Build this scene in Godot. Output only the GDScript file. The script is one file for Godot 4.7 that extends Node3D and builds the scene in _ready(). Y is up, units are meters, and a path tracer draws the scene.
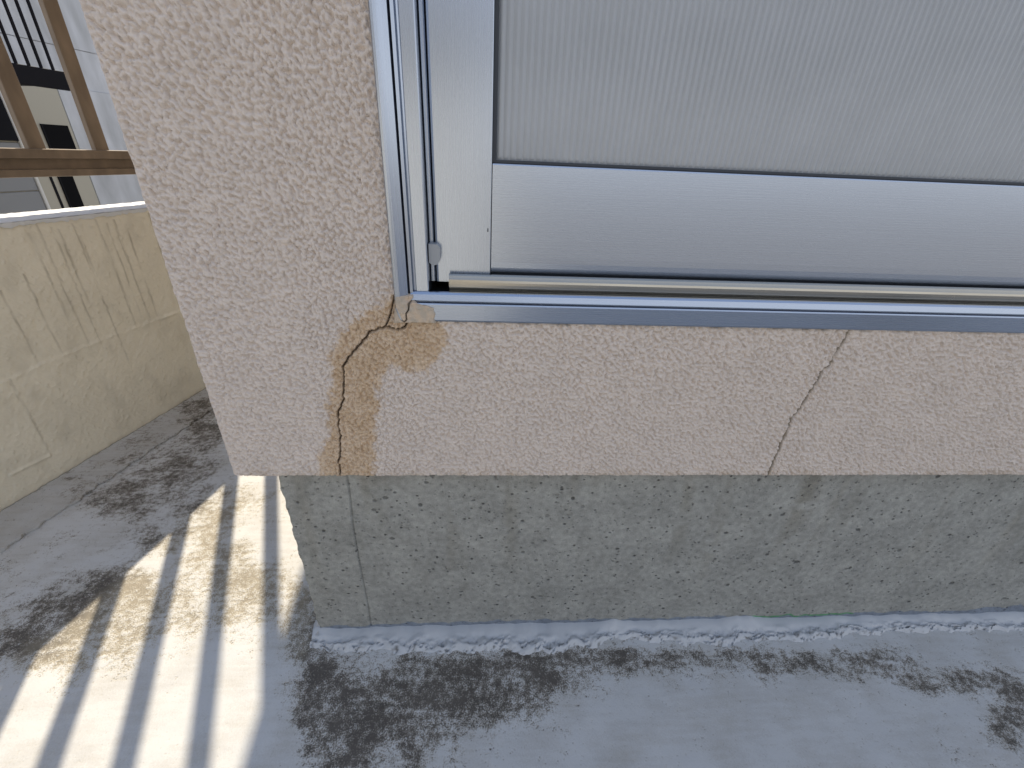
extends Node3D
# A stucco house corner with an aluminium window over a balcony floor, parapet with railing on the left.
# World: wall front at z = 0, balcony floor at y = 0, +z towards the camera, metres.

const SILL := 0.5200          # top of the stucco under the window
const SKIRT := 0.3184         # bottom edge of the stucco
const CORNER := -0.3007       # left end of the stucco
const JAMB := -0.0885         # stucco / window frame line
const PLINTH_Z := -0.015      # front of the concrete base
const PARA_A := 11.2          # the parapet's turn, degrees
const PARA_O := -1.003
const SUN_AZ := 23.3
const SUN_TAN := 0.885

var n_stucco := noise(11, 0.20, 2, 0.3)
var n_cell := cells(17, 0.29)
var n_stucco2 := noise(12, 0.42, 1)
var n_low := noise(13, 0.009, 3)
var n_mid := noise(14, 0.045, 3)
var n_fine := noise(15, 0.4, 2)
var M := {}

# ---------- helpers ----------
func noise(s: int, f: float, octaves := 1, gain := 0.5) -> FastNoiseLite:
	var n := FastNoiseLite.new()
	n.seed = s; n.frequency = f; n.noise_type = FastNoiseLite.TYPE_SIMPLEX_SMOOTH
	n.fractal_octaves = octaves; n.fractal_gain = gain
	n.fractal_type = FastNoiseLite.FRACTAL_FBM if octaves > 1 else FastNoiseLite.FRACTAL_NONE
	return n

func cells(s: int, f: float) -> FastNoiseLite:
	var n := FastNoiseLite.new()
	n.seed = s; n.frequency = f; n.noise_type = FastNoiseLite.TYPE_CELLULAR
	n.cellular_distance_function = FastNoiseLite.DISTANCE_EUCLIDEAN
	n.cellular_return_type = FastNoiseLite.RETURN_DISTANCE
	n.fractal_type = FastNoiseLite.FRACTAL_NONE
	return n

func lin(r: float, g: float, b: float) -> Color:
	return Color(r, g, b).linear_to_srgb()

func material(c: Color, rough := 0.8, metal := 0.0) -> StandardMaterial3D:
	var m := StandardMaterial3D.new()
	m.albedo_color = c; m.roughness = rough; m.metallic = metal
	return m

func vmaterial(rough := 0.9) -> StandardMaterial3D:
	var m := material(Color.WHITE, rough)
	m.vertex_color_use_as_albedo = true
	return m

func put(called: String, mesh: Mesh, m: Material, parent: Node = self) -> MeshInstance3D:
	var o := MeshInstance3D.new()
	o.name = called; o.mesh = mesh; o.material_override = m
	parent.add_child(o, true)
	return o

func thing(called: String, label: String, category: String, at := Vector3.ZERO, turn := 0.0) -> Node3D:
	var o := Node3D.new()
	o.name = called; add_child(o, true)
	o.position = at; o.rotation.y = turn
	o.set_meta("label", label); o.set_meta("category", category)
	return o

func group(called: String, parent: Node) -> Node3D:
	var o := Node3D.new()
	o.name = called; parent.add_child(o, true)
	return o

# values from a to b with a normal step, finer inside the given spans [from, to, step]
func steps(a: float, b: float, step: float, fine := []) -> PackedFloat32Array:
	var r := PackedFloat32Array()
	var x := a
	while x < b - step * 0.3:
		r.append(x)
		var s := step
		for f in fine:
			if x >= f[0] and x < f[1]:
				s = f[2]
		x += s
	r.append(b)
	return r

# a grid of points with smooth normals and vertex colours; at(u, v) returns [Vector3, Color]
class Sheet:
	var p := PackedVector3Array()
	var nn := PackedVector3Array()
	var c := PackedColorArray()
	var t := PackedVector2Array()
	var ix := PackedInt32Array()
	func grid(us: PackedFloat32Array, vs: PackedFloat32Array, at: Callable, uv_of = null) -> void:
		var w := us.size()
		var h := vs.size()
		var base := p.size()
		for j in h:
			var v := vs[j]
			for i in w:
				var q: Array = at.call(us[i], v, i, j)
				p.append(q[0]); c.append(q[1])
				t.append(uv_of.call(q[0]) if uv_of != null else Vector2(us[i], v))
		for j in h:
			var j0 := maxi(j - 1, 0)
			var j1 := mini(j + 1, h - 1)
			for i in w:
				var du := p[base + j * w + mini(i + 1, w - 1)] - p[base + j * w + maxi(i - 1, 0)]
				var dv := p[base + j1 * w + i] - p[base + j0 * w + i]
				nn.append(du.cross(dv).normalized())
		for j in h - 1:
			for i in w - 1:
				var a := base + j * w + i
				ix.append_array([a, a + w, a + 1, a + 1, a + w, a + w + 1])
	func done() -> ArrayMesh:
		var arr := []
		arr.resize(Mesh.ARRAY_MAX)
		arr[Mesh.ARRAY_VERTEX] = p; arr[Mesh.ARRAY_NORMAL] = nn; arr[Mesh.ARRAY_COLOR] = c
		arr[Mesh.ARRAY_TEX_UV] = t; arr[Mesh.ARRAY_INDEX] = ix
		var m := ArrayMesh.new()
		m.add_surface_from_arrays(Mesh.PRIMITIVE_TRIANGLES, arr, [], {}, 0)
		return m

# a polygon drawn in two axes and pulled along the third; axes is the basis (first, second, along)
func extrude(poly: Array, a: float, b: float, axes: Basis) -> ArrayMesh:
	var st := SurfaceTool.new()
	st.begin(Mesh.PRIMITIVE_TRIANGLES)
	st.set_smooth_group(-1)
	var pts := PackedVector2Array(poly)
	if Geometry2D.is_polygon_clockwise(pts):
		pts.reverse()
	var k := pts.size()
	var flip := axes.determinant() < 0
	var tri := func(q: Array):
		if flip:
			q = [q[0], q[2], q[1]]
		for v in q:
			st.set_uv(Vector2(v.z, v.x + v.y))
			st.add_vertex(axes * v)
	for i in k:
		var p := pts[i]
		var q := pts[(i + 1) % k]
		var pa := Vector3(p.x, p.y, a); var pb := Vector3(p.x, p.y, b)
		var qa := Vector3(q.x, q.y, a); var qb := Vector3(q.x, q.y, b)
		tri.call([pa, qb, qa]); tri.call([pa, pb, qb])
	var caps := Geometry2D.triangulate_polygon(pts)
	for i in range(0, caps.size(), 3):
		var x := pts[caps[i]]; var y := pts[caps[i + 1]]; var z := pts[caps[i + 2]]
		if (y - x).cross(z - x) < 0:
			var w := y; y = z; z = w
		tri.call([Vector3(x.x, x.y, a), Vector3(y.x, y.y, a), Vector3(z.x, z.y, a)])
		tri.call([Vector3(x.x, x.y, b), Vector3(z.x, z.y, b), Vector3(y.x, y.y, b)])
	st.generate_normals()
	return st.commit()

const ALONG_X := Basis(Vector3(0, 1, 0), Vector3(0, 0, 1), Vector3(1, 0, 0))    # poly (y, z)
const ALONG_Y := Basis(Vector3(0, 0, 1), Vector3(1, 0, 0), Vector3(0, 1, 0))    # poly (z, x)

func rect(x0: float, x1: float, y0: float, y1: float, r := 0.0) -> Array:
	if r <= 0.0:
		return [Vector2(x0, y0), Vector2(x1, y0), Vector2(x1, y1), Vector2(x0, y1)]
	var o := []
	for k in [[x1 - r, y0 + r, -90.0], [x1 - r, y1 - r, 0.0], [x0 + r, y1 - r, 90.0], [x0 + r, y0 + r, 180.0]]:
		for s in 4:
			var a := deg_to_rad(k[2] + s * 30.0)
			o.append(Vector2(k[0] + r * cos(a), k[1] + r * sin(a)))
	return o

func box(x0: float, x1: float, y0: float, y1: float, z0: float, z1: float, r := 0.0) -> ArrayMesh:
	return extrude(rect(z0, z1, x0, x1, r), y0, y1, ALONG_Y)

func box_x(x0: float, x1: float, y0: float, y1: float, z0: float, z1: float, r := 0.0) -> ArrayMesh:
	return extrude(rect(y0, y1, z0, z1, r), x0, x1, ALONG_X)

func seg_dist(p: Vector2, line: Array) -> float:
	var best := 1e9
	for i in line.size() - 1:
		best = minf(best, p.distance_squared_to(Geometry2D.get_closest_point_to_segment(p, line[i], line[i + 1])))
	return sqrt(best)

func line_of(a: Array) -> Array:
	var r := []
	for i in range(0, a.size(), 2):
		r.append(Vector2(a[i], a[i + 1]))
	return r

func along(a: Array, x: float) -> float:      # piecewise linear table x0, y0, x1, y1 ...
	if x <= a[0]:
		return a[1]
	for i in range(0, a.size() - 2, 2):
		if x <= a[i + 2]:
			return lerpf(a[i + 1], a[i + 3], (x - a[i]) / (a[i + 2] - a[i]))
	return a[-1]

func ball(at: Vector3, r: float, s: int) -> ArrayMesh:          # a small uneven crumb
	var sh := Sheet.new()
	sh.grid(steps(0, TAU, TAU / 10), steps(-PI / 2, PI / 2, PI / 6), func(u, v, _i, _j):
		var q := Vector3(cos(u) * cos(v), sin(v) * 0.7, -sin(u) * cos(v))
		return [at + q * r * (1.0 + 0.5 * n_mid.get_noise_3d(q.x * 20 + s, q.y * 20, q.z * 20)), Color.WHITE])
	return sh.done()

# ---------- computed textures ----------
func brushed(s: int, w: int, h: int, lo: float, hi: float, fx: float, fy: float) -> ImageTexture:
	# long streaks: noise drawn out along one axis
	var n := noise(s, 1.0, 3)
	var img := Image.create(w, h, false, Image.FORMAT_RGB8)
	for j in h:
		for i in w:
			var v := lerpf(lo, hi, clampf(0.5 + 0.7 * n.get_noise_2d(i * fx, j * fy), 0, 1))
			img.set_pixel(i, j, Color(v, v, v))
	return ImageTexture.create_from_image(img)

func noise_tex(s: int, f: float, octaves: int, ramp: Array, size := 512, as_normal := false, bump := 4.0) -> ImageTexture:
	var img := noise(s, f, octaves).get_seamless_image(size, size)
	if as_normal:
		img.convert(Image.FORMAT_RGBA8)
		img.bump_map_to_normal_map(bump)
		return ImageTexture.create_from_image(img)
	var data := img.get_data()
	var outb := PackedByteArray()
	outb.resize(size * size * 3)
	var a: Color = ramp[0]; var b: Color = ramp[1]
	for i in size * size:
		var c := a.lerp(b, data[i] / 255.0)
		outb[i * 3] = int(c.r8); outb[i * 3 + 1] = int(c.g8); outb[i * 3 + 2] = int(c.b8)
	return ImageTexture.create_from_image(Image.create_from_data(size, size, false, Image.FORMAT_RGB8, outb))

# where the floor's paint has worn through: centre x z, half axis, other half axis, amount
const WEAR := [
	-0.072,0.088,0.153,0.005,0.008,0.068,0.42, 0.056,0.054,0.096,0.003,-0.002,0.033,0.35, -0.17,0.126,0.058,0.002,0.013,0.046,0.34, -0.017,0.077,0.085,0.003,0.001,0.025,0.2,
	0.24,0.042,0.093,0.003,-0.006,0.02,0.3, 0.164,0.033,0.062,0.002,-0.003,0.015,0.3, 0.368,0.034,0.111,0.003,-0.009,0.018,0.14, 0.56,0.055,0.111,0.003,-0.015,0.026,0.28,
	0.715,0.087,0.094,0.003,-0.022,0.021,0.32, 0.752,0.132,0.037,0.001,-0.052,0.044,0.4, 0.417,0.060,0.062,0.002,-0.011,0.030,0.12, -0.002,0.142,0.058,0.002,0,0.029,-0.16,
	0.29,0.14,0.274,0.009,-0.021,0.046,-0.12, -0.388,-0.091,0.063,0.001,0.034,0.075,0.3, -0.565,-0.076,0.096,0.002,0.051,0.076,0.28, -0.608,0.005,0.086,0.002,0.034,0.042,0.3,
	-0.5,-0.31,0.073,0.001,0.022,0.047,0.18, -0.578,-0.267,0.059,0.001,0.037,0.066,0.25, -0.488,-0.154,0.053,0.001,0.063,0.117,0.2, -0.484,0.116,0.187,0.006,0.031,0.041,-0.3,
	-0.333,0.086,0.06,0.002,0.033,0.066,-0.22, -0.282,-0.026,0.034,0.001,0.028,0.076,0.3, -0.254,0.07,0.041,0.001,0.018,0.048,0.1, -0.208,0.084,0.034,0.001,0.021,0.068,0.3,
	-0.693,-0.012,0.065,0.002,0.022,0.024,0.4, -0.656,-0.063,0.062,0.001,0.022,0.028,0.42, -0.632,-0.115,0.05,0.001,0.02,0.027,0.3, -0.607,-0.19,0.045,0.001,0.021,0.032,0.2,
	-0.715,-0.411,0.1,0,0.046,0.075,0.26, -0.766,-0.312,0.081,0.001,0.041,0.057,0.24, -0.786,-0.193,0.071,0.001,0.034,0.041,0.12, -0.741,-0.577,0.051,0,0.054,0.097,0.3,
	-0.706,-0.158,0.104,0.002,0.023,0.03,-0.1, -0.827,-0.706,0.069,-0.001,0.031,0.055,0.22, -0.849,-0.53,0.073,-0.001,0.028,0.042,0.1, -0.853,-0.23,0.11,0.001,0.042,0.049,-0.15, -0.52,-0.2,0.10,0,0,0.16,0.03]
const FX0 := -1.05
const FX1 := 1.0
const FZ0 := -0.90
const FZ1 := 0.30

func floor_textures() -> Array:
	var px := 0.00102
	var w := int((FX1 - FX0) / px)
	var h := int((FZ1 - FZ0) / px)
	# coarse map of the wear, drawn up to full size
	var cw := w / 8
	var ch := h / 8
	var coarse := Image.create(cw, ch, false, Image.FORMAT_L8)
	var sun_zone := Image.create(cw, ch, false, Image.FORMAT_L8)
	for j in ch:
		for i in cw:
			var x := lerpf(FX0, FX1, (i + 0.5) / cw)
			var z := lerpf(FZ0, FZ1, (j + 0.5) / ch)
			var v := 0.285 + 0.06 * smoothstep(-0.58, -0.70, x)
			for k in range(0, WEAR.size(), 7):
				var dx: float = x - WEAR[k]; var dz: float = z - WEAR[k + 1]
				var det: float = WEAR[k + 2] * WEAR[k + 5] - WEAR[k + 3] * WEAR[k + 4]
				var a: float = (dx * WEAR[k + 5] - dz * WEAR[k + 4]) / det
				var b: float = (dz * WEAR[k + 2] - dx * WEAR[k + 3]) / det
				var r2 := a * a + b * b
				if r2 < 5.0:
					v += WEAR[k + 6] * exp(-r2 * 1.1)
			v += 0.10 * n_low.get_noise_2d(x * 1400, z * 1400)
			v = v if v < 0.45 else 0.45 + 0.15 * (1.0 - exp(-(v - 0.45) / 0.15))
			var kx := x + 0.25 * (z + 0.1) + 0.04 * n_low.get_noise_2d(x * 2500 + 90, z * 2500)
			sun_zone.set_pixel(i, j, Color(smoothstep(-0.68, -0.58, kx) * smoothstep(-0.24, -0.32, x + 0.03 * n_low.get_noise_2d(x * 2500, z * 2500)), 0, 0))  # sunlight worked into the worn colour: tan over the sun patch, dark beside it
			coarse.set_pixel(i, j, Color(clampf(v, 0, 1), 0, 0))
	coarse.resize(w, h, Image.INTERPOLATE_CUBIC)
	sun_zone.resize(w, h, Image.INTERPOLATE_BILINEAR)
	var km := sun_zone.get_data()
	coarse.convert(Image.FORMAT_L8)
	var cm := coarse.get_data()
	var g1 := noise(31, 0.45, 2).get_image(w, h, false, false, false).get_data()
	var g2 := noise(32, 0.085, 3).get_image(w, h, false, false, false).get_data()
	var g3 := noise(33, 0.02, 3).get_image(w, h, false, false, false).get_data()
	var g4 := noise(34, 0.011, 4).get_image(w, h, false, false, false).get_data()
	var g5i := noise(35, 0.10, 4).get_image(w / 7, h, false, false, false)
	g5i.resize(w, h, Image.INTERPOLATE_CUBIC)
	var g5 := g5i.get_data()
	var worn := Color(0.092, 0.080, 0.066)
	var lut := PackedByteArray()
	for kind in 8:
		for tint in 8:
			for t in 128:
				var f := t / 127.0
				var c := Color(0.35, 0.325, 0.285).lerp(Color(0.53, 0.53, 0.52), clampf(0.15 + tint / 5.0, 0, 1))
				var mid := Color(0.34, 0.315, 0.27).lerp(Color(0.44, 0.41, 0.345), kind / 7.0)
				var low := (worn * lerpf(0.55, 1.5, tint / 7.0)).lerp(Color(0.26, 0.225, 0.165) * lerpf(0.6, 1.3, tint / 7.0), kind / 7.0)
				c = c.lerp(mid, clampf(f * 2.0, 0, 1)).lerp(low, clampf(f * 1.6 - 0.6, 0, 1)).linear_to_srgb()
				lut.append(c.r8); lut.append(c.g8); lut.append(c.b8)
	var col := PackedByteArray()
	col.resize(w * h * 3)
	var hgt := PackedByteArray()
	hgt.resize(w * h)
	for i in w * h:
		var a := g1[i]
		var f := cm[i] - ((a * 6 + g2[i] * 4 + g3[i] * 4 + g5[i] * 2) >> 4)
		var t := clampi(58 + (f * 11 >> 2), 0, 127)
		if g2[i] + a < 130:
			t = mini(127, t + 34)
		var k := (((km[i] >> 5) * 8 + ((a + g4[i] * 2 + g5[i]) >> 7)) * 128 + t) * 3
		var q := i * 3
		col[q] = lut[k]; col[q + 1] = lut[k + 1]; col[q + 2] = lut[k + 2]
		hgt[i] = clampi(190 - t + (a >> 3) + (g2[i] >> 3), 0, 255)
	return [ImageTexture.create_from_image(Image.create_from_data(w, h, false, Image.FORMAT_RGB8, col)),
		ImageTexture.create_from_image(Image.create_from_data(w, h, false, Image.FORMAT_L8, hgt))]

func concrete_textures(x0: float, x1: float, y1: float) -> Array:
	var px := 0.00075
	var w := int((x1 - x0) / px)
	var h := int(y1 / px)
	var g1 := noise(41, 0.5, 2).get_image(w, h, false, false, false).get_data()
	var g2 := noise(42, 0.06, 3).get_image(w, h, false, false, false).get_data()
	var g3 := noise(43, 0.010, 4).get_image(w, h, false, false, false).get_data()
	var pit := PackedByteArray()
	pit.resize(w * h)
	var rng := RandomNumberGenerator.new()
	rng.seed = 77
	for k in 5200:
		var cx := rng.randf() * w
		var cy := rng.randf() * h
		var r := 0.45 + 1.5 * pow(rng.randf(), 3.5) + (2.0 if k % 50 == 0 else 0.0)
		var deep := rng.randf_range(0.35, 1.0)
		var sx := rng.randf_range(0.8, 1.5)
		for yy in range(maxi(0, int(cy - r - 1)), mini(h, int(cy + r + 2))):
			for xx in range(maxi(0, int(cx - r * sx - 1)), mini(w, int(cx + r * sx + 2))):
				var dd := Vector2((xx - cx) / sx, yy - cy).length()
				var e := clampf(r - dd + 0.6, 0, 1) * deep
				var at := yy * w + xx
				pit[at] = maxi(pit[at], int(e * 255))
	var col := PackedByteArray()
	col.resize(w * h * 3)
	var hgt := PackedByteArray()
	hgt.resize(w * h)
	var base := Color(0.290, 0.287, 0.258)
	var lut := PackedByteArray()
	for i in 256:
		var f := i / 255.0
		var c := (base * lerpf(0.25, 1.65, f)).linear_to_srgb()
		lut.append(c.r8); lut.append(c.g8); lut.append(c.b8)
	for i in w * h:
		var v := clampi(((g1[i] * 6 + g2[i] * 4 + g3[i] * 3) * 11 >> 7) - 8, 0, 255)
		v = v * (255 - (pit[i] * 15 >> 4)) / 255
		var q := i * 3
		col[q] = lut[v * 3]; col[q + 1] = lut[v * 3 + 1]; col[q + 2] = lut[v * 3 + 2]
		hgt[i] = clampi(200 + (g1[i] >> 4) + (g2[i] >> 3) - (pit[i] * 3 >> 2), 0, 255)
	return [ImageTexture.create_from_image(Image.create_from_data(w, h, false, Image.FORMAT_RGB8, col)),
		ImageTexture.create_from_image(Image.create_from_data(w, h, false, Image.FORMAT_L8, hgt))]

# ---------- the house ----------
var crack1 := line_of([-0.0800,0.5185, -0.0827,0.5125, -0.0870,0.5103, -0.0907,0.5099, -0.0960,0.5112, -0.1021,0.513, -0.1060,0.5108, -0.1102,0.51, -0.1125,0.5082, -0.1165,0.5078, -0.1198,0.5056, -0.1222,0.5010, -0.1273,0.4969, -0.1288,0.4930, -0.1330,0.4905, -0.1352,0.4867, -0.1390,0.4836, -0.1400,0.4806, -0.1443,0.4776, -0.1460,0.4735, -0.1511,0.467, -0.1502,0.4620, -0.1513,0.4563, -0.1522,0.4480, -0.1536,0.4440, -0.1532,0.4400, -0.1556,0.4330, -0.1548,0.4280, -0.1590,0.4208, -0.1602,0.4160, -0.1632,0.4130, -0.1646,0.4073, -0.1640,0.4020, -0.1663,0.3935, -0.1652,0.3880, -0.1662,0.3840, -0.1649,0.3793, -0.1676,0.3740, -0.1667,0.3690, -0.1684,0.3647, -0.1682,0.3580, -0.1704,0.3545, -0.17,0.3497, -0.1741,0.3421, -0.1725,0.3370, -0.1733,0.3304, -0.1747,0.3205])
var crack1b := line_of([-0.0903,0.5455, -0.0916,0.5400, -0.0938,0.5330, -0.0957,0.5268, -0.0985,0.5200, -0.1021,0.5132])
var crack2 := line_of([0.3915,0.5205, 0.3909,0.5084, 0.3890,0.5010, 0.3874,0.4936, 0.3858,0.4870, 0.3864,0.4809, 0.3860,0.4762, 0.3815,0.4735, 0.3795,0.4705, 0.3788,0.4640, 0.3784,0.4573, 0.3766,0.4510, 0.3761,0.4437, 0.3744,0.4390, 0.3739,0.4326, 0.3714,0.4256, 0.3716,0.4200, 0.3690,0.4130, 0.3653,0.4068, 0.3668,0.395, 0.3660,0.3870, 0.3662,0.3798, 0.3646,0.3740, 0.3649,0.369, 0.3655,0.3563, 0.3640,0.3490, 0.3645,0.3401, 0.3641,0.3190])
var stain := PackedVector2Array(line_of([-0.0936,0.5506, -0.0983,0.5401, -0.138,0.515, -0.1522,0.4965, -0.1625,0.4803, -0.1636,0.4467, -0.1744,0.4207, -0.178,0.3792, -0.1945,0.3497, -0.1977,0.3150, -0.1345,0.3150, -0.1252,0.3938, -0.1166,0.4213, -0.1191,0.4377, -0.1116,0.4568, -0.1023,0.4693, -0.0864,0.4634, -0.0616,0.4638, -0.0412,0.4942, -0.0395,0.5086, -0.0484,0.5230, -0.0797,0.5230, -0.0850,0.5455]))

func stucco_at(x: float, y: float) -> Array:
	var mx := x * 1000.0
	var my := y * 1000.0
	# a rolled spray coat: rounded lumps with narrow hollows between them
	var wx := mx + 1.5 * n_mid.get_noise_2d(mx, my)
	var a := n_stucco.get_noise_2d(wx * 1.12, my)
	var b := n_stucco2.get_noise_2d(mx, my * 0.9)
	var e1 := n_cell.get_noise_2d(mx + 1.0 * b, my + 1.0 * n_stucco2.get_noise_2d(mx + 90, my))
	var dome := 1.0 - smoothstep(-0.75, -0.12, e1)
	var lump := 0.88 * dome + 0.20 * smoothstep(-0.50, 0.20, a) + 0.08 * b
	lump *= smoothstep(-0.001, 0.006, x - CORNER) * smoothstep(-0.001, 0.004, y - SKIRT)
	var z := 0.0038 * lump + 0.0007 * n_low.get_noise_2d(mx, my) - 0.0042
	var p := Vector2(x, y)
	var tone := 1.0 + 0.05 * n_low.get_noise_2d(mx * 2.0 + 300, my * 2.0) + 0.05 * n_fine.get_noise_2d(mx, my)
	var c := Color(0.63, 0.548, 0.478) * tone
	# stain around the crack
	if x > -0.215 and x < -0.02 and y < 0.57:
		var jig := Vector2(n_mid.get_noise_2d(mx * 2.0, my * 2.0), n_mid.get_noise_2d(mx * 2.0 + 500, my * 2.0)) * 0.007 + Vector2(n_fine.get_noise_2d(mx * 0.8, my * 0.8), 0) * 0.003
		var q := p + jig
		var s := 0.0
		var edge := stain.duplicate()
		edge.append(stain[0])
		var e := seg_dist(q, Array(edge))
		if Geometry2D.is_point_in_polygon(q, stain):
			s = smoothstep(-0.004, 0.004, e)
		else:
			s = smoothstep(0.004, -0.004, e)
		if s > 0.0:
			var st := Color(0.60, 0.445, 0.29).lerp(Color(0.53, 0.37, 0.215), clampf(0.5 + 1.3 * n_low.get_noise_2d(mx * 3.5 + 900, my * 3.5), 0, 1))
			c = c.lerp(st * (0.96 + 0.14 * n_fine.get_noise_2d(mx * 0.7, my * 0.7)), s * (0.80 + 0.15 * a))
	# thin rust-yellow wash low along the skirt
	var low := smoothstep(0.335, 0.322, y) * clampf(0.35 + n_low.get_noise_2d(mx * 3.0, 77.0), 0, 1)
	c = c.lerp(Color(0.47, 0.37, 0.27), low * 0.5)
	# patchy dark line just below the sill
	var under_sill := smoothstep(0.5165, 0.5195, y + 0.002 * n_mid.get_noise_2d(mx * 2.0, my)) * clampf(0.3 + 1.4 * n_mid.get_noise_2d(mx * 0.7 + 100, 3.0), 0, 1)
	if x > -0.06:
		c = c.lerp(Color(0.12, 0.11, 0.10), under_sill * 0.75)
	# the cracks are open grooves
	if x > -0.185 and x < -0.075 and y < 0.55:
		var dcr := minf(seg_dist(p, crack1), seg_dist(p, crack1b) * 1.25)
		var half := 0.00085 + 0.0003 * n_fine.get_noise_2d(mx * 0.4, my * 0.4)
		var g := 1.0 - smoothstep(half * 0.35, half * 1.35, dcr)
		z = lerpf(z, -0.0085, g)
		z += 0.0008 * smoothstep(0.006, 0.001, dcr) * (1.0 - g)
		c = c.lerp(Color(0.085, 0.065, 0.05), g * 0.85)
	elif x > 0.355 and x < 0.40:
		var dcr2 := seg_dist(p, crack2)
		var g2 := 1.0 - smoothstep(0.0007, 0.0020, dcr2)
		z = lerpf(z, -0.0038, g2)
		c = c.lerp(Color(0.20, 0.165, 0.115), g2 * 0.9)
	return [z, c]

func build_house() -> void:
	var house := thing("house", "pinkish beige stuccoed house wall on a grey concrete base with an aluminium window", "house", Vector3(0, 0, 0))
	# stucco skin
	var sh := Sheet.new()
	var cols := steps(CORNER, 1.05, 0.0010, [[-0.182, -0.076, 0.0006], [0.358, 0.396, 0.0006], [0.74, 1.05, 0.002]])
	var rows := steps(SKIRT, SILL, 0.0010)
	var pier_cols := PackedFloat32Array()
	for x in cols:
		if x < JAMB - 0.0004:
			pier_cols.append(x)
	pier_cols.append(JAMB)
	var pier_rows := steps(SILL, 1.40, 0.0016, [[SILL, 0.82, 0.0011]])
	var f := func(x: float, y: float, _i: int, _j: int) -> Array:
		var q := stucco_at(x, y)
		var z: float = q[0]
		# rounded, slightly ragged arrises
		var r := 0.004
		var dl := x - CORNER
		var db := y - SKIRT
		if dl < r:
			z -= r - sqrt(maxf(0.0, r * r - (r - dl) * (r - dl)))
		if db < 0.0025:
			z -= 0.0025 - sqrt(maxf(0.0, 0.0025 * 0.0025 - (0.0025 - db) * (0.0025 - db)))
		var wob := 0.0012 * n_mid.get_noise_1d(x * 1000.0) if db < 0.004 else 0.0
		var wobx := 0.0012 * n_mid.get_noise_1d(y * 1000.0 + 400.0) if dl < 0.004 else 0.0
		return [Vector3(x + wobx, y + wob, z), q[1]]
	sh.grid(cols, rows, f)
	sh.grid(pier_cols, pier_rows, f)
	# returns: the underside of the skirt and the left side
	sh.grid(cols, PackedFloat32Array([0, 1]), func(x: float, v: float, _i: int, _j: int) -> Array:
		var q: Array = f.call(x, SKIRT, 0, 0)
		if v < 0.5:
			return [Vector3(x, SKIRT - 0.001, -0.05), q[1]]
		return q)
	sh.grid(PackedFloat32Array([0, 1]), pier_rows, func(u: float, y: float, _i: int, _j: int) -> Array:
		var q: Array = f.call(CORNER, y, 0, 0)
		return [Vector3(CORNER, y, -0.02), q[1]] if u < 0.5 else q)
	sh.grid(PackedFloat32Array([0, 1]), rows, func(u: float, y: float, _i: int, _j: int) -> Array:
		var q: Array = f.call(CORNER, y, 0, 0)
		return [Vector3(CORNER, y, -0.02), q[1]] if u < 0.5 else q)
	var skin := put("stucco_wall", sh.done(), M.stucco, house)
	skin.set_meta("label", "pinkish beige textured stucco with a long stained crack")
	# the body of the walls behind the skin, and what stands above and beside the frame
	put("wall_body", box(CORNER + 0.001, JAMB - 0.002, SKIRT + 0.002, 2.55, -0.3, -0.008), M.plain_stucco, house)
	put("wall_body", box(JAMB - 0.002, 2.6, SKIRT + 0.002, SILL - 0.003, -0.3, -0.009), M.plain_stucco, house)
	put("wall_body", box(CORNER + 0.001, JAMB, 1.40, 2.55, -0.0075, 0.0), M.plain_stucco, house)
	put("wall_body", box(JAMB - 0.002, 1.80, 1.86, 2.55, -0.3, 0.0), M.plain_stucco, house)
	put("wall_body", box(1.80, 2.6, SILL - 0.003, 2.55, -0.3, 0.0), M.plain_stucco, house)
	put("wall_body", box(1.05, 2.6, SKIRT, SILL - 0.0035, -0.0085, 0.0), M.plain_stucco, house)
	put("wall_body", box(CORNER + 0.001, 2.6, SKIRT + 0.002, 2.55, -3.2, -0.301), M.plain_stucco, house)
	put("room_wall", box(JAMB - 0.001, 1.80, SILL - 0.002, 1.858, -0.29, -0.12), M.room, house)
	# small canopy on the house's left side; its edge ends the patch of sun on the floor
	var k := 1.5 / SUN_TAN
	var ux := sin(deg_to_rad(SUN_AZ)) * k
	var uz := cos(deg_to_rad(SUN_AZ)) * k
	var e0 := Vector2(-0.3245 - ux, -0.119 - uz)
	var e1 := Vector2(-0.2923 - ux, 0.1556 - uz)
	var dirv := (e1 - e0).normalized()
	var pa := e0 + dirv * (-0.03)
	var pb := e0 + dirv * 0.72
	put("side_canopy", extrude([Vector2(pa.y, pa.x), Vector2(pb.y, pb.x), Vector2(pb.y, CORNER + 0.002), Vector2(pa.y, CORNER + 0.002)], 1.5, 1.54, ALONG_Y), M.white_paint, house)
	# concrete base
	var x0 := -0.2555
	var x1 := 1.25
	var top := SKIRT + 0.004
	var tex := concrete_textures(x0, x1, top)
	var cm := vmaterial(0.93)
	cm.albedo_texture = tex[0]
	cm.heightmap_enabled = true; cm.heightmap_texture = tex[1]; cm.heightmap_scale = 0.3
	var cs := Sheet.new()
	var seam := line_of([-0.1718,0.330, -0.1716,0.300, -0.1722,0.2786, -0.1748,0.224, -0.1757,0.1898, -0.1751,0.1265, -0.1742,0.0568, -0.1760,-0.01])
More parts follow.
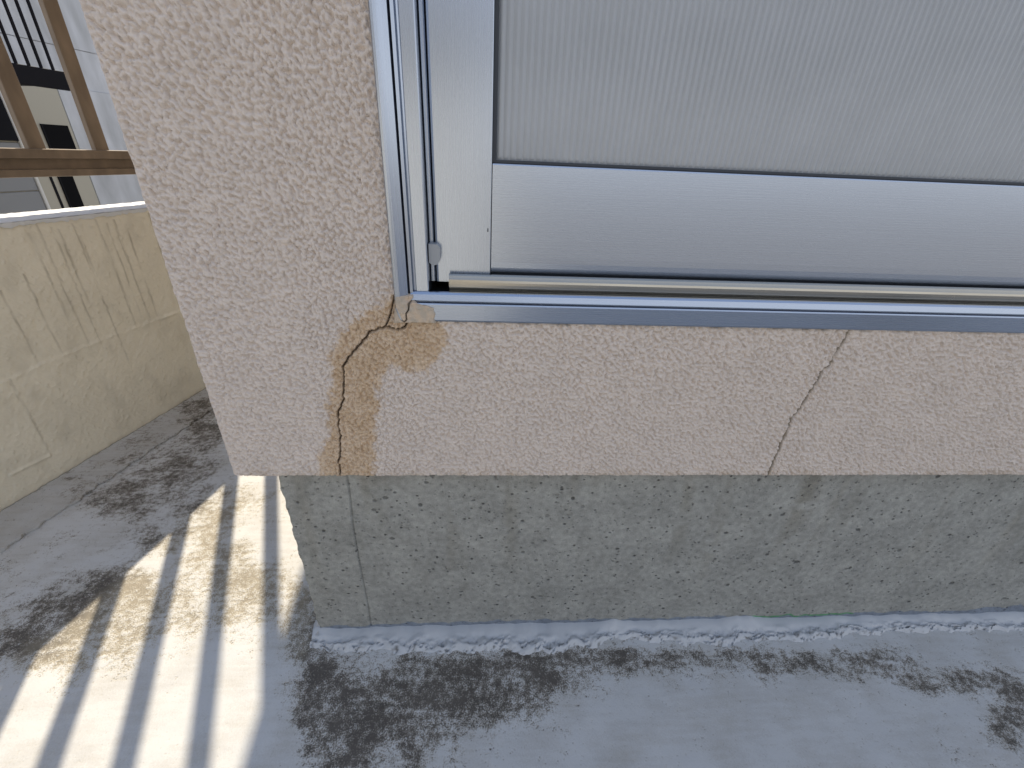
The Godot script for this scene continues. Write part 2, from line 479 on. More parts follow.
	var g := func(x: float, y: float, _i: int, _j: int) -> Array:
		var mx := x * 1000.0
		var my := y * 1000.0
		var z := PLINTH_Z + 0.0010 * n_low.get_noise_2d(mx, my) + 0.0004 * n_mid.get_noise_2d(mx, my)
		var sx := along([-0.01, -0.1760, 0.0568, -0.1742, 0.1265, -0.1751, 0.1898, -0.1757, 0.224, -0.1748, 0.2786, -0.1722, 0.330, -0.1718], y) + 0.0006 * n_mid.get_noise_1d(my * 2.0)
		if x < sx:
			z += 0.0012
		var ds := absf(x - sx)
		z -= 0.0022 * (1.0 - smoothstep(0.0003, 0.0015, ds))
		var dl := x - x0
		var r := 0.003 + 0.003 * maxf(0.0, n_mid.get_noise_1d(my + 50.0))
		if dl < r:
			z -= r - sqrt(maxf(0.0, r * r - (r - dl) * (r - dl)))
		var c := Color(1, 1, 1) * (1.0 + 0.13 * n_low.get_noise_2d(mx * 1.3 + 70, my * 0.8))
		# damp brown-grey runs below the skirt
		var run := clampf(n_mid.get_noise_2d(mx * 0.35 + 40, my * 0.03) * 1.5 - 0.15, 0, 1) * smoothstep(0.02, 0.30, y)
		c = c.lerp(Color(0.66, 0.62, 0.55), run)
		# lime bloom
		var bloom := clampf(n_mid.get_noise_2d(mx * 0.30 - 700, my * 0.45) * 1.8 - 0.55, 0, 1)
		c = c.lerp(Color(1.35, 1.4, 1.5), bloom * 0.7)
		# primer left along the foot, with a trace of green
		var lip := 0.0155 + 0.007 * n_low.get_noise_1d(mx * 2.2 + 90.0) + 0.002 * n_mid.get_noise_1d(mx) + 0.012 * smoothstep(0.75, 0.95, x) - 0.004 * smoothstep(-0.1, -0.25, x)
		if y < lip:
			c = Color(0.62, 0.72, 0.95)
			if x > 0.44 and x < 0.62 and y > lip - 0.0035:
				c = Color(0.30, 0.85, 0.42)
		var wob := 0.0016 * n_mid.get_noise_1d(my * 1.4) + 0.003 * n_low.get_noise_1d(my * 2.0) if dl < 0.006 else 0.0
		return [Vector3(x + wob, y, z), c]
	var uvf := func(p: Vector3) -> Vector2:
		return Vector2((p.x - x0) / (x1 - x0), 1.0 - p.y / top)
	var ccols := steps(x0, x1, 0.004, [[x0, x0 + 0.008, 0.0008], [-0.181, -0.166, 0.0006]])
	var crows := steps(0.0, top, 0.004, [[0.0, 0.028, 0.0013]])
	cs.grid(ccols, crows, g, uvf)
	cs.grid(PackedFloat32Array([0, 1]), crows, func(u: float, y: float, _i: int, _j: int) -> Array:
		var q: Array = g.call(x0, y, 0, 0)
		return [Vector3(q[0].x - 0.002, y, -1.2), q[1]] if u < 0.5 else q, uvf)
	var pl := put("concrete_base", cs.done(), cm, house)
	pl.set_meta("label", "grey pitted concrete base with a hairline vertical joint")
	put("base_body", box(x0 + 0.004, 2.6, 0.0, SKIRT, -3.2, -0.022), M.concrete, house)

	build_window(house)

func build_window(house: Node3D) -> void:
	var w := group("window", house)
	w.set_meta("label", "silver aluminium sliding window with ribbed frosted glass")
	var right := 1.80
	# left jamb: outer flange, then the stepped channel
	put("jamb_flange", extrude([Vector2(-0.03, -0.0900), Vector2(0.0035, -0.0896), Vector2(0.0060, -0.0882), Vector2(0.0064, -0.0862), Vector2(0.0060, -0.0838),
		Vector2(0.0050, -0.0828), Vector2(0.0, -0.0768), Vector2(-0.004, -0.0762), Vector2(-0.03, -0.0762)], 0.5210, 1.86, ALONG_Y), M.alu_v, w)
	put("jamb_channel", extrude([Vector2(-0.035, -0.0758), Vector2(-0.0035, -0.0756), Vector2(-0.0015, -0.0748), Vector2(-0.0020, -0.0722), Vector2(-0.0065, -0.0712), Vector2(-0.0068, -0.0698),
		Vector2(-0.0050, -0.0688), Vector2(-0.0052, -0.0580), Vector2(-0.0062, -0.0570), Vector2(-0.035, -0.0566)], 0.5485, 1.86, ALONG_Y), M.alu_v, w)
	put("jamb_track", extrude([Vector2(-0.04, -0.0564), Vector2(-0.0225, -0.0562), Vector2(-0.0200, -0.0556), Vector2(-0.0198, -0.0528), Vector2(-0.0208, -0.0518), Vector2(-0.04, -0.0517)], 0.5560, 1.86, ALONG_Y), M.alu_v, w)
	# sill: nose, sloping lip, trough
	put("sill", extrude([Vector2(0.5200, -0.06), Vector2(0.5200, 0.0004), Vector2(0.5206, 0.0014), Vector2(0.5222, 0.0022), Vector2(0.5385, 0.0046), Vector2(0.5397, 0.0040), Vector2(0.5402, 0.0012),
		Vector2(0.5404, -0.0022), Vector2(0.5414, -0.0022), Vector2(0.5418, 0.0010), Vector2(0.5472, -0.0008), Vector2(0.5490, -0.0026), Vector2(0.5494, -0.0050), Vector2(0.5470, -0.0062), Vector2(0.5450, -0.0068), Vector2(0.5450, -0.06)], -0.0745, right, ALONG_X), M.alu_h, w)
	var tr := put("track_rail", extrude([Vector2(0.5462, -0.016), Vector2(0.5462, -0.0098), Vector2(0.5500, -0.0094), Vector2(0.5530, -0.0086), Vector2(0.5560, -0.0080), Vector2(0.5585, -0.0078), Vector2(0.5607, -0.0082), Vector2(0.5625, -0.0092), Vector2(0.5642, -0.0100), Vector2(0.5653, -0.0112), Vector2(0.5657, -0.0126), Vector2(0.5652, -0.0145), Vector2(0.5640, -0.016)], -0.0373, right, ALONG_X), M.track, w)
	tr.set_meta("label", "worn brownish metal track rail")
	# sash
	put("sash_stile", extrude([Vector2(-0.045, -0.0508), Vector2(-0.0215, -0.0508), Vector2(-0.0192, -0.0500), Vector2(-0.0185, -0.0482), Vector2(-0.0185, 0.0028), Vector2(-0.0189, 0.0034), Vector2(-0.045, 0.0034)], 0.5560, 1.85, ALONG_Y), M.alu_v, w)
	put("sash_bottom_rail", extrude([Vector2(0.5580, -0.045), Vector2(0.5585, -0.0236), Vector2(0.5620, -0.0224), Vector2(0.5665, -0.0213), Vector2(0.5710, -0.0205), Vector2(0.5760, -0.0201), Vector2(0.5820, -0.0200), Vector2(0.6632, -0.0200), Vector2(0.6643, -0.0204), Vector2(0.6646, -0.0214), Vector2(0.6646, -0.045)], 0.0042, right, ALONG_X), M.alu_h, w)
	put("gasket", extrude(rect(0.6646, 0.6674, -0.0300, -0.0222, 0.0008), 0.0072, right, ALONG_X), M.rubber, w)
	put("gasket", box(0.0034, 0.0074, 0.6650, 1.85, -0.0300, -0.0222, 0.0008), M.rubber, w)
	# ribbed glass: every rib is relief
	var gl := Sheet.new()
	var pitch := 0.0060
	var gcols := PackedFloat32Array()
	for i in range(0, int((right - 0.0074) / pitch) * 8):
		gcols.append(0.0074 + i * pitch / 8.0)
	gl.grid(gcols, PackedFloat32Array([0.6660, 0.6690, 0.6700, 0.80, 1.0, 1.4, 1.85]), func(x: float, y: float, _i: int, _j: int) -> Array:
		var ph := (x - 0.0074) / pitch
		var k := smoothstep(0.6662, 0.6700, y)
		return [Vector3(x, y, -0.0272 + (0.0013 * absf(sin(PI * ph)) + 0.00012 * n_fine.get_noise_1d(floor(ph) * 7.0)) * k), Color.WHITE])
	put("glass_pane", gl.done(), M.glass, w)
	put("glass_backing", box(0.0060, right, 0.6655, 1.85, -0.0330, -0.0300), M.frost, w)
	# plastic guide at the foot of the jamb
	put("corner_guide", extrude([Vector2(0.5935, -0.0560), Vector2(0.5935, -0.0480), Vector2(0.5900, -0.0450), Vector2(0.5800, -0.0455), Vector2(0.5745, -0.0480), Vector2(0.5735, -0.0520), Vector2(0.5760, -0.0562)], -0.0230, -0.0105, Basis(Vector3(0, 1, 0), Vector3(1, 0, 0), Vector3(0, 0, 1))), M.plastic, w)
	put("scuff_mark", box(0.0000, 0.0011, 0.6052, 0.6086, -0.0186, -0.01842), M.rubber, w)
	# filler smeared over the corner of the frame, cracked along the joint
	var fs := Sheet.new()
	var fcrack := line_of([-0.0835,0.5150, -0.0815,0.5205, -0.0790,0.5230, -0.0792,0.5290, -0.0765,0.5330, -0.0758,0.5390, -0.0735,0.5415, -0.0715,0.5440, -0.0690,0.5480])
	var fcrack2 := line_of([-0.0930,0.5480, -0.0905,0.5400, -0.0870,0.5310, -0.0845,0.5240, -0.0815,0.5205])
	fs.grid(steps(0.0, 1.0, 0.012), steps(0.0, 1.0, 0.014), func(u: float, v: float, _i: int, _j: int) -> Array:
		var y := lerpf(0.5188, 0.5475, v)
		var xl := lerpf(-0.0925, -0.0880, v)
		var xr := lerpf(-0.0505, -0.0715, smoothstep(0.55, 0.8, v)) + 0.0015 * n_mid.get_noise_1d(y * 3000.0)
		var x := lerpf(xl, xr, u)
		var mx := x * 1000.0
		var my := y * 1000.0
		# follows the flange, the corner and the sill nose beneath it
		var under := 0.0068 if x < -0.0830 else lerpf(0.0068, 0.0052, smoothstep(-0.0830, -0.0745, x))
		if y > 0.5395:
			var flange := 0.0070 if x < -0.0826 else lerpf(0.0066, 0.0012, clampf((x + 0.0826) / 0.0066, 0, 1))
			under = lerpf(under, flange if x < -0.0760 else 0.0018, smoothstep(0.5395, 0.5425, y))
		var z := under + 0.0007 * n_mid.get_noise_2d(mx * 3.0, my * 3.0) + 0.0003 * n_fine.get_noise_2d(mx, my)
		var rim := minf(minf(u, 1.0 - u), minf(v, 1.0 - v))
		z -= 0.0035 * (1.0 - smoothstep(0.0, 0.05, rim))
		var d := minf(seg_dist(Vector2(x, y), fcrack), seg_dist(Vector2(x, y), fcrack2))
		var gr := 1.0 - smoothstep(0.0002, 0.0008, d)
		z -= 0.0035 * gr
		var c := Color(0.53, 0.415, 0.30).lerp(Color(0.43, 0.365, 0.29), clampf(0.5 + 1.5 * n_mid.get_noise_2d(mx * 1.5, my * 1.5), 0, 1))
		c = c.lerp(Color(0.07, 0.055, 0.045), gr * 0.85)
		return [Vector3(x, y, z), c])
	put("sealant_patch", fs.done(), M.filler, w)

# ---------- the balcony floor ----------
const BEAD_OUT := [-0.2700,0.004, -0.2563,0.006, -0.23,0.017, -0.1246,0.0208, 0.0116,0.0213, 0.06,0.024, 0.103,0.0312, 0.14,0.020, 0.2173,0.0109, 0.28,0.014, 0.3428,0.022, 0.42,0.021, 0.5103,0.0182, 0.60,0.013, 0.689,0.0093, 0.9124,0.0078, 1.25,0.012]

func para_n(x: float, z: float) -> float:     # distance in front of the parapet's face
	var a := deg_to_rad(PARA_A)
	return x * cos(a) + z * sin(a) - PARA_O

func para_t(x: float, z: float) -> float:
	var a := deg_to_rad(PARA_A)
	return x * sin(a) - z * cos(a)

func build_floor() -> void:
	var tex := floor_textures()
	var m := vmaterial(0.72)
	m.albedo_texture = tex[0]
	m.heightmap_enabled = true; m.heightmap_texture = tex[1]; m.heightmap_scale = 0.16
	var sh := Sheet.new()
	var uvf := func(p: Vector3) -> Vector2: return Vector2((p.x - FX0) / (FX1 - FX0), (p.z - FZ0) / (FZ1 - FZ0))
	var xs := steps(-1.5, 3.0, 0.05, [[-1.05, 0.95, 0.005]])
	var zs := steps(-2.5, 1.6, 0.05, [[-1.05, 0.24, 0.005]])
	zs.reverse()
	sh.grid(xs, zs, func(x: float, z: float, _i: int, _j: int) -> Array:
		var mx := x * 1000.0
		var mz := z * 1000.0
		var y := 0.0012 * n_low.get_noise_2d(mx, mz) - 0.0006
		return [Vector3(x, y, z), Color.WHITE], uvf)
	var fl := put("balcony_floor", sh.done(), m)
	fl.set_meta("kind", "structure")
	fl.set_meta("label", "weathered balcony floor with flaking white waterproof paint")
	# trowelled strip of mortar along the parapet with a ragged, lifted edge
	var pa := deg_to_rad(PARA_A)
	var ms := Sheet.new()
	ms.grid(steps(0.0, 1.0, 0.034), steps(-1.0, 1.6, 0.02, [[0.0, 0.9, 0.0025]]), func(u: float, t: float, i: int, _j: int) -> Array:
		var mt := t * 1000.0
		var edge := 0.112 + 0.008 * n_low.get_noise_1d(mt * 2.2) + 0.0035 * n_mid.get_noise_1d(mt * 0.9) + 0.0012 * n_mid.get_noise_1d(mt * 4.0)
		var inner := 0.0022 + 0.0022 * n_mid.get_noise_1d(mt * 1.5 + 70.0)
		var pn := lerpf(inner, edge, u)
		var y := 0.0042 + 0.0018 * n_low.get_noise_1d(mt * 2.0 + 300.0) + 0.0008 * n_mid.get_noise_2d(mt * 0.6, pn * 600.0) + 0.004 * exp(-pn / 0.012)
		if u > 0.999:
			y = -0.002; pn -= 0.003
		elif i == 0:
			y = -0.002
		elif u > 0.96:
			pn = edge
		return [Vector3(cos(pa) * (PARA_O + pn) + sin(pa) * t, y, sin(pa) * (PARA_O + pn) - cos(pa) * t), Color(0.86, 0.85, 0.83)], uvf)
	put("mortar_strip", ms.done(), m, fl)
	# bead of white filler along the foot of the concrete
	var bs := Sheet.new()
	bs.grid(steps(-0.262, 1.25, 0.0022), steps(0.0, 1.0, 0.045), func(x: float, s: float, _i: int, _j: int) -> Array:
		var mx := x * 1000.0
		var outz := along(BEAD_OUT, x) + 0.004 + 0.010 * n_low.get_noise_1d(mx * 1.6 + 33.0) + 0.004 * maxf(0.0, n_mid.get_noise_1d(mx * 1.2))
		var topy := 0.0085 + 0.004 * n_low.get_noise_1d(mx * 2.0 + 800.0) + 0.007 * exp(-pow((x - 0.215) / 0.012, 2.0)) + 0.005 * exp(-pow((x - 0.43) / 0.03, 2.0))
		var z := lerpf(PLINTH_Z - 0.001, outz, pow(s, 0.9))
		var my := s * 30.0
		var y := lerpf(topy, 0.0045, smoothstep(0.0, 0.6, s))
		y += (0.0045 * n_low.get_noise_2d(mx * 2.2, my * 6.0 + 60.0) + 0.0022 * n_mid.get_noise_2d(mx * 1.3, my * 2.0)) * smoothstep(0.2, 0.55, s)
		# splits in the skin
		y -= 0.0050 * smoothstep(0.055, 0.015, absf(n_low.get_noise_2d(mx * 2.4 + 40.0, my * 9.0))) * smoothstep(0.4, 0.6, s)
		y -= 0.0075 * smoothstep(0.70, 1.0, s)
		var dirt := clampf(n_mid.get_noise_2d(mx * 1.2 + 500.0, my * 4.0) * 3.2 - 0.9, 0, 1) * smoothstep(0.35, 0.8, s)
		var c := Color(0.49, 0.495, 0.50).lerp(Color(0.10, 0.095, 0.085), dirt)
		return [Vector3(x, y, z), c])
	var bead := put("sealant_bead", bs.done(), M.filler, fl)
	bead.set_meta("label", "lumpy white sealant bead along the foot of the concrete")
	# wrap the bead round the corner
	var bs2 := Sheet.new()
	bs2.grid(steps(0.0, 1.0, 0.05), steps(-0.50, -0.004, 0.003), func(s: float, z: float, _i: int, _j: int) -> Array:
		var mz := z * 1000.0
		var outx := -0.2555 - (0.011 + 0.004 * n_mid.get_noise_1d(mz * 1.5)) 
		var y := lerpf(0.010, 0.0020, smoothstep(0.0, 0.8, 1.0 - s)) + 0.0014 * n_mid.get_noise_2d(mz * 2.0, s * 40.0)
		if s < 0.02:
			y = -0.003
		return [Vector3(lerpf(outx, -0.253, s), y, z), Color(0.52, 0.52, 0.51)])
	put("sealant_bead", bs2.done(), M.filler, fl)

# ---------- parapet and railing ----------
const DRIPS := [0.3633,0.5155,0.272, 0.388,0.5049,0.2703, 0.432,0.5074,0.20, 0.4842,0.5096,0.2761, 0.5242,0.5052,0.279, 0.5491,0.4935,0.2708, 0.2572,0.4074,0.2686, 0.3048,0.4265,0.2768, 0.2010,0.2421,0.0896, 0.437,0.4821,0.432, 0.62,0.51,0.33, 0.69,0.51,0.29, 0.505,0.50,0.30, 0.345,0.50,0.33, 0.40,0.50,0.36]

func build_parapet() -> void:
	var a := deg_to_rad(PARA_A)
	var at := Vector3(cos(a) * PARA_O, 0, sin(a) * PARA_O)
	var turn := PI / 2 - a
	var wall := thing("parapet_wall", "low cream painted balcony parapet wall streaked with dark drip stains", "wall", at, turn)
	var sh := Sheet.new()
	var top := 0.518
	sh.grid(steps(-1.6, 2.2, 0.03, [[0.08, 0.86, 0.0022]]), steps(0.0, top, 0.0026), func(t: float, y: float, _i: int, _j: int) -> Array:
		var mx := t * 1000.0
		var my := y * 1000.0
		var z := 0.0014 * n_low.get_noise_2d(mx, my) + 0.0007 * n_mid.get_noise_2d(mx * 1.4, my * 1.4) + 0.0003 * n_fine.get_noise_2d(mx * 0.4, my * 0.4)
		# paint blisters
		z += 0.0016 * smoothstep(0.42, 0.62, n_mid.get_noise_2d(mx * 2.0 + 60, my * 2.0))
		# ridge where two lifts of render meet
		var ry := along([-1.0, 0.238, 0.1857, 0.2404, 0.2807, 0.2486, 0.412, 0.2523, 0.5653, 0.2507, 1.0, 0.256], t) + 0.002 * n_mid.get_noise_1d(mx)
		var dy := (y - ry)
		var rs := 0.5 + 0.9 * n_low.get_noise_1d(mx * 2.5) + 0.8 * exp(-pow((t - 0.575) / 0.02, 2.0))
		z += 0.0026 * maxf(0.0, rs) * exp(-pow(dy / 0.0035, 2.0))
		z += 0.0008 * smoothstep(0.004, -0.004, dy)
		var ry2 := along([0.12, 0.063, 0.1965, 0.0575], t)
		if t > 0.125 and t < 0.20:
			z += 0.003 * exp(-pow((y - ry2) / 0.003, 2.0))
		var c := Color(0.74, 0.68, 0.54) * (1.0 + 0.06 * n_low.get_noise_2d(mx + 900, my) + 0.03 * n_fine.get_noise_2d(mx, my))
		# dirt caught on the ridge's underside and patchy wash
		var patch := clampf(n_low.get_noise_2d(mx * 1.6 + 333, my * 0.9) * 1.7 - 0.1, 0, 1)
		c = c.lerp(Color(0.56, 0.51, 0.40), patch * 0.45)
		for k in range(0, DRIPS.size(), 3):
			var dx := absf(t - DRIPS[k] - 0.0025 * n_low.get_noise_1d(my * 3.0 + k * 40))
			if dx < 0.007 and y < DRIPS[k + 1] and y > DRIPS[k + 2] - 0.05:
				var s := smoothstep(0.0038 + 0.001 * sin(k * 1.7), 0.0008, dx) * smoothstep(DRIPS[k + 2] - 0.05, DRIPS[k + 2] + 0.03, y)
				s *= clampf(0.55 + 0.9 * n_mid.get_noise_2d(mx * 3.0, my * 0.25 + k * 31), 0, 1)
				c = c.lerp(Color(0.26, 0.22, 0.155), s * 0.6)
		return [Vector3(t, y, z), c])
	put("painted_face", sh.done(), M.parapet, wall)
	put("wall_body", box(-1.6, 2.2, 0.0, 0.5125, -0.115, -0.004), M.plain_parapet, wall)
	# thick white paint on the top with a dripping front edge
	var cs := Sheet.new()
	cs.grid(steps(-1.6, 2.2, 0.04, [[0.08, 0.95, 0.003]]), steps(0.0, 1.0, 0.04), func(t: float, s: float, _i: int, _j: int) -> Array:
		var mx := t * 1000.0
		var lip := 0.004 + 0.004 * n_mid.get_noise_1d(mx * 1.2) + 0.0035 * n_low.get_noise_1d(mx * 2.0)
		var y := 0.5245
		var z := 0.0
		if s < 0.28:
			var f := s / 0.28
			y = lerpf(0.5175 - maxf(lip, 0.0), 0.5245, f)
			z = 0.0012 + 0.0022 * sin(f * PI * 0.5)
		else:
			var f := (s - 0.28) / 0.72
			z = lerpf(0.0034, -0.118, f)
			y = 0.5245 + 0.0016 * sin(f * PI) + 0.0012 * n_mid.get_noise_2d(mx, z * 1000.0)
			y -= 0.0022 * smoothstep(0.06, 0.0, f)
		z += 0.0012 * n_mid.get_noise_1d(mx * 1.7 + 90.0) if s < 0.3 else 0.0
		if s > 0.99:
			y = 0.49
		return [Vector3(t, y, z), Color(0.66, 0.665, 0.66)])
	put("coping", cs.done(), M.coping, wall)

	# bronze railing on top
	var rail := thing("railing", "bronze brown metal balcony railing standing on the parapet", "railing", at + Vector3(0, 0.524, 0), turn)
	var zc := -0.068
	# bottom rail with a recessed channel in its face
	var prof := [Vector2(0.072, zc - 0.018), Vector2(0.124, zc - 0.018), Vector2(0.125, zc - 0.017), Vector2(0.125, zc + 0.017), Vector2(0.1240, zc + 0.018), Vector2(0.1070, zc + 0.018), Vector2(0.1062, zc + 0.0165),
		Vector2(0.1058, zc + 0.006), Vector2(0.0868, zc + 0.006), Vector2(0.0862, zc + 0.0165), Vector2(0.0855, zc + 0.018), Vector2(0.0725, zc + 0.018), Vector2(0.0718, zc + 0.017)]
	put("bottom_rail", extrude(prof, -1.5, 2.1, ALONG_X), M.bronze, rail)
	put("top_rail", extrude(rect(0.86, 0.905, zc - 0.030, zc + 0.030, 0.008), -1.5, 2.1, ALONG_X), M.bronze, rail)
	var bar := box(-0.0165, 0.0165, 0.1252, 0.8598, zc - 0.0065, zc + 0.0065, 0.0018)
	for i in range(-12, 12):
		var t := 0.473 + i * 0.1405
		var b := put("baluster", bar, M.bronze, rail)
		b.position.x = t
		if i % 5 == 4 or i == -11:
			var f := put("post_foot", box(-0.011, 0.011, 0.0, 0.0716, zc - 0.011, zc + 0.011, 0.002), M.bronze, rail)
			f.position.x = t + 0.07

# ---------- the neighbour's house ----------
func build_neighbour() -> void:
	var a := deg_to_rad(PARA_A)
	var far := PARA_O - 3.0
	var at := Vector3(cos(a) * far, -2.8, sin(a) * far)
	var nb := thing("neighbour_house", "pale grey neighbouring house with black balcony bars beyond the railing", "house", at, PI / 2 - a)
	var y := 2.8
	put("wall", box(1.0, 6.0, 0.0, y + 2.1, -2.4, 0.0), M.pale_wall, nb)
	# horizontal joint in the cladding
	put("wall_panel", box(1.0, 6.0, y + 1.03, y + 1.30, 0.0, 0.012, 0.004), M.pale_wall, nb)
	put("wall_panel", box(1.0, 6.0, y + 1.306, y + 2.1, 0.0, 0.012, 0.004), M.pale_wall, nb)
	# lower storey: cream render between a grey shutter and a pale corner
	put("cream_wall", box(2.10, 3.03, 0.2, y + 1.028, 0.0, 0.02, 0.003), M.cream_wall, nb)
	put("corner_wall", box(3.034, 6.0, 0.2, y + 1.028, 0.0, 0.022, 0.002), M.pale_wall, nb)
	var sh := group("shutter", nb)
	for k in 9:
		put("slat", box_x(1.0, 2.60, y - 0.8 + k * 0.16, y - 0.8 + k * 0.16 + 0.154, 0.021, 0.034, 0.005), M.shutter, sh)
	put("lintel", box_x(1.0, 2.60, y + 0.645, y + 0.955, 0.021, 0.05, 0.004), M.dark_metal, nb)
	put("downpipe", box(2.606, 2.628, 0.2, y + 0.95, 0.021, 0.045, 0.009), M.white_pipe, nb)
	for o in [[2.815, 3.005, y + 0.50, y + 0.765], [2.790, 2.895, y - 0.6, y + 0.44]]:
		var wn := group("window", nb)
		put("pane", box(o[0], o[1], o[2], o[3], 0.020, 0.022), M.dark_glass, wn)
		put("frame", box(o[0] - 0.012, o[0] - 0.0005, o[2], o[3], 0.0202, 0.032, 0.002), M.dark_metal, wn)
	put("seam_strip", box(2.72, 2.738, y - 0.6, y + 0.44, 0.020, 0.024), M.dark_metal, nb)
	# balcony with black fascia and bars
	var bal := group("balcony", nb)
	put("fascia", box_x(1.6, 2.465, y + 0.945, y + 1.045, 0.765, 0.80, 0.004), M.dark_metal, bal)
	put("floor_slab", box(1.6, 2.46, y + 0.965, y + 1.027, 0.0205, 0.765), M.dark_metal, bal)
	put("top_rail", box_x(1.6, 2.465, y + 1.60, y + 1.63, 0.765, 0.80, 0.006), M.dark_metal, bal)
	var bar := box(-0.0065, 0.0065, y + 1.044, y + 1.602, 0.776, 0.789, 0.002)
	for i in range(-9, 1):
		var b := put("bar", bar, M.dark_metal, bal)
		b.position.x = 2.405 + i * 0.0665

func build_opposite() -> void:
	# the sunlit house across the street behind the camera, which the window frame mirrors
	var op := thing("opposite_house", "white rendered house across the street facing the balcony", "house", Vector3(-2.2, -2.8, 6.6))
	put("wall", box(-4.2, 2.3, 0.0, 4.75, 0.0, 3.0), M.opposite, op)
	put("roof", extrude([Vector2(4.7505, -0.35), Vector2(4.90, -0.35), Vector2(6.0, 1.5), Vector2(4.90, 3.35), Vector2(4.7505, 3.35)], -4.5, 2.6, ALONG_X), M.roof, op)
	for x in [-2.9, -0.6]:
		var wn := group("window", op)
		put("pane", box(x - 0.55, x + 0.55, 1.0, 2.1, -0.012, -0.0005), M.dark_glass, wn)
		for e in [[x - 0.61, x - 0.551], [x + 0.551, x + 0.61]]:
			put("frame", box(e[0], e[1], 0.95, 2.15, -0.04, -0.0005, 0.004), M.white_pipe, wn)
		put("frame", box_x(x - 0.551, x + 0.551, 2.1005, 2.15, -0.04, -0.0005, 0.004), M.white_pipe, wn)
		put("sill", box_x(x - 0.65, x + 0.65, 0.90, 0.9495, -0.08, -0.0005, 0.006), M.white_pipe, wn)

# ---------- everything ----------
func _ready() -> void:
	var cam := Camera3D.new()
	cam.name = "camera"
	add_child(cam)
	cam.transform = Transform3D(Basis(Vector3(0.9981, 0.0386, 0.0489), Vector3(-0.0116, 0.8861, -0.4634), Vector3(-0.0613, 0.4619, 0.8848)).orthonormalized(), Vector3(0, 0.6687, 0.42))
	cam.fov = rad_to_deg(2.0 * atan(384.0 / 431.97))
	cam.near = 0.01
	cam.far = 900.0
	cam.current = true

	var env := Environment.new()
	var sky := Sky.new()
	var sm := ProceduralSkyMaterial.new()
	sm.sky_top_color = Color(0.49, 0.56, 0.68)
	sm.sky_horizon_color = Color(0.87, 0.87, 0.865)
	sm.sky_curve = 0.35
	sm.ground_bottom_color = Color(0.30, 0.30, 0.29)
	sm.ground_horizon_color = Color(0.55, 0.58, 0.62)
	sm.sun_angle_max = 1.0
	sky.sky_material = sm
	env.background_mode = Environment.BG_SKY
	env.sky = sky
	env.background_energy_multiplier = 1.0
	env.tonemap_mode = Environment.TONE_MAPPER_LINEAR
	env.tonemap_exposure = 1.95
	env.sdfgi_enabled = true; env.ssao_enabled = true; env.ssil_enabled = true
	var we := WorldEnvironment.new()
	we.name = "environment"; we.environment = env
	add_child(we)

	var sun := DirectionalLight3D.new()
	sun.name = "sun"
	sun.light_energy = 1.15
	sun.light_color = Color(1.0, 0.945, 0.85)
	sun.light_angular_distance = 0.53
	sun.shadow_enabled = true
	add_child(sun)
	var az := deg_to_rad(SUN_AZ)
	sun.look_at_from_position(Vector3.ZERO, Vector3(sin(az), -SUN_TAN, cos(az)), Vector3.UP)

	build_materials()
	var g := put("ground", box(-120, 120, -3.3, -2.8, -120, 120), M.ground)
	g.set_meta("kind", "structure")
	build_house()
	print("house ", Time.get_ticks_msec())
	build_floor()
	print("floor ", Time.get_ticks_msec())
	build_parapet()
	build_neighbour()
	build_opposite()
	print("all ", Time.get_ticks_msec())

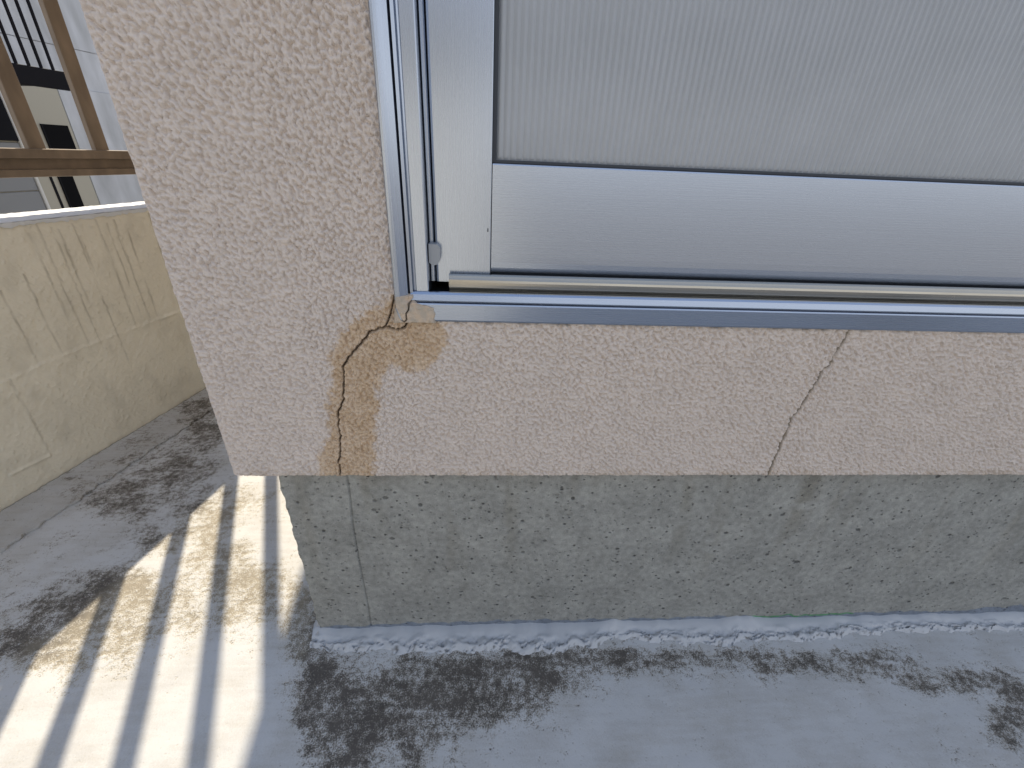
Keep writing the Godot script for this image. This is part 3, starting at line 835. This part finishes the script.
func build_materials() -> void:
	M.stucco = vmaterial(0.86)
	M.parapet = vmaterial(0.62)
	M.filler = vmaterial(0.7)
	M.coping = vmaterial(0.5)
	M.plain_stucco = material(lin(0.63, 0.548, 0.478), 0.9)
	M.plain_parapet = material(lin(0.585, 0.52, 0.375), 0.8)
	M.room = material(lin(0.3, 0.3, 0.3), 0.9)
	M.white_paint = material(lin(0.62, 0.61, 0.58), 0.8)
	M.concrete = material(lin(0.30, 0.302, 0.262), 0.93)
	M.ground = material(lin(0.22, 0.21, 0.20), 0.95)
	for v in ["alu_v", "alu_h"]:
		var m := material(lin(0.44, 0.488, 0.57), 0.30, 0.97)
		# drawn streaks along the extrusion
		var streak := brushed(51 if v == "alu_v" else 52, 64, 512, 0.86, 1.0, 0.03, 0.55)
		m.roughness = 0.29
		m.roughness_texture = streak
		m.albedo_texture = brushed(53, 64, 512, 0.965, 1.0, 0.02, 0.4)
		m.uv1_scale = Vector3(2.0, 11.0, 1.0)
		M[v] = m
	M.track = material(lin(0.40, 0.375, 0.325), 0.28, 0.95)
	M.track.roughness_texture = brushed(54, 256, 32, 0.6, 1.0, 0.05, 0.3)
	M.rubber = material(lin(0.035, 0.04, 0.048), 0.6)
	M.plastic = material(lin(0.30, 0.31, 0.32), 0.5)
	M.glass = material(lin(0.50, 0.52, 0.54), 0.18)
	M.glass.metallic_specular = 0.8
	M.glass.transparency = BaseMaterial3D.TRANSPARENCY_ALPHA
	M.glass.albedo_color.a = 0.62
	M.glass.albedo_texture = noise_tex(61, 0.012, 4, [Color(0.95, 0.95, 0.945), Color(1, 1, 1)], 512)
	M.glass.uv1_triplanar = true
	M.glass.uv1_scale = Vector3(2.2, 2.2, 2.2)
	M.frost = material(lin(0.36, 0.385, 0.41), 0.6)
	M.bronze = material(lin(0.235, 0.175, 0.118), 0.45, 0.25)
	M.dark_metal = material(lin(0.010, 0.010, 0.013), 0.65)
	M.dark_metal.metallic_specular = 0.2
	M.dark_glass = material(lin(0.006, 0.006, 0.007), 0.6)
	M.dark_glass.metallic_specular = 0.15
	M.pale_wall = material(lin(0.60, 0.625, 0.66), 0.8)
	var dusty := noise_tex(62, 0.01, 5, [Color(0.80, 0.80, 0.79), Color(1, 1, 1)], 512)
	M.pale_wall.albedo_texture = dusty
	M.pale_wall.uv1_triplanar = true
	M.pale_wall.uv1_scale = Vector3(0.9, 0.25, 0.9)
	M.bronze.albedo_texture = noise_tex(63, 0.02, 4, [Color(0.78, 0.78, 0.78), Color(1, 1, 1)], 256)
	M.bronze.uv1_triplanar = true
	M.bronze.uv1_scale = Vector3(4, 1.5, 4)
	M.cream_wall = material(lin(0.42, 0.40, 0.33), 0.85)
	M.opposite = material(lin(0.53, 0.525, 0.51), 0.85)
	M.roof = material(lin(0.10, 0.095, 0.09), 0.8)
	M.shutter = material(lin(0.22, 0.23, 0.24), 0.5)
	M.white_pipe = material(lin(0.62, 0.62, 0.60), 0.5)
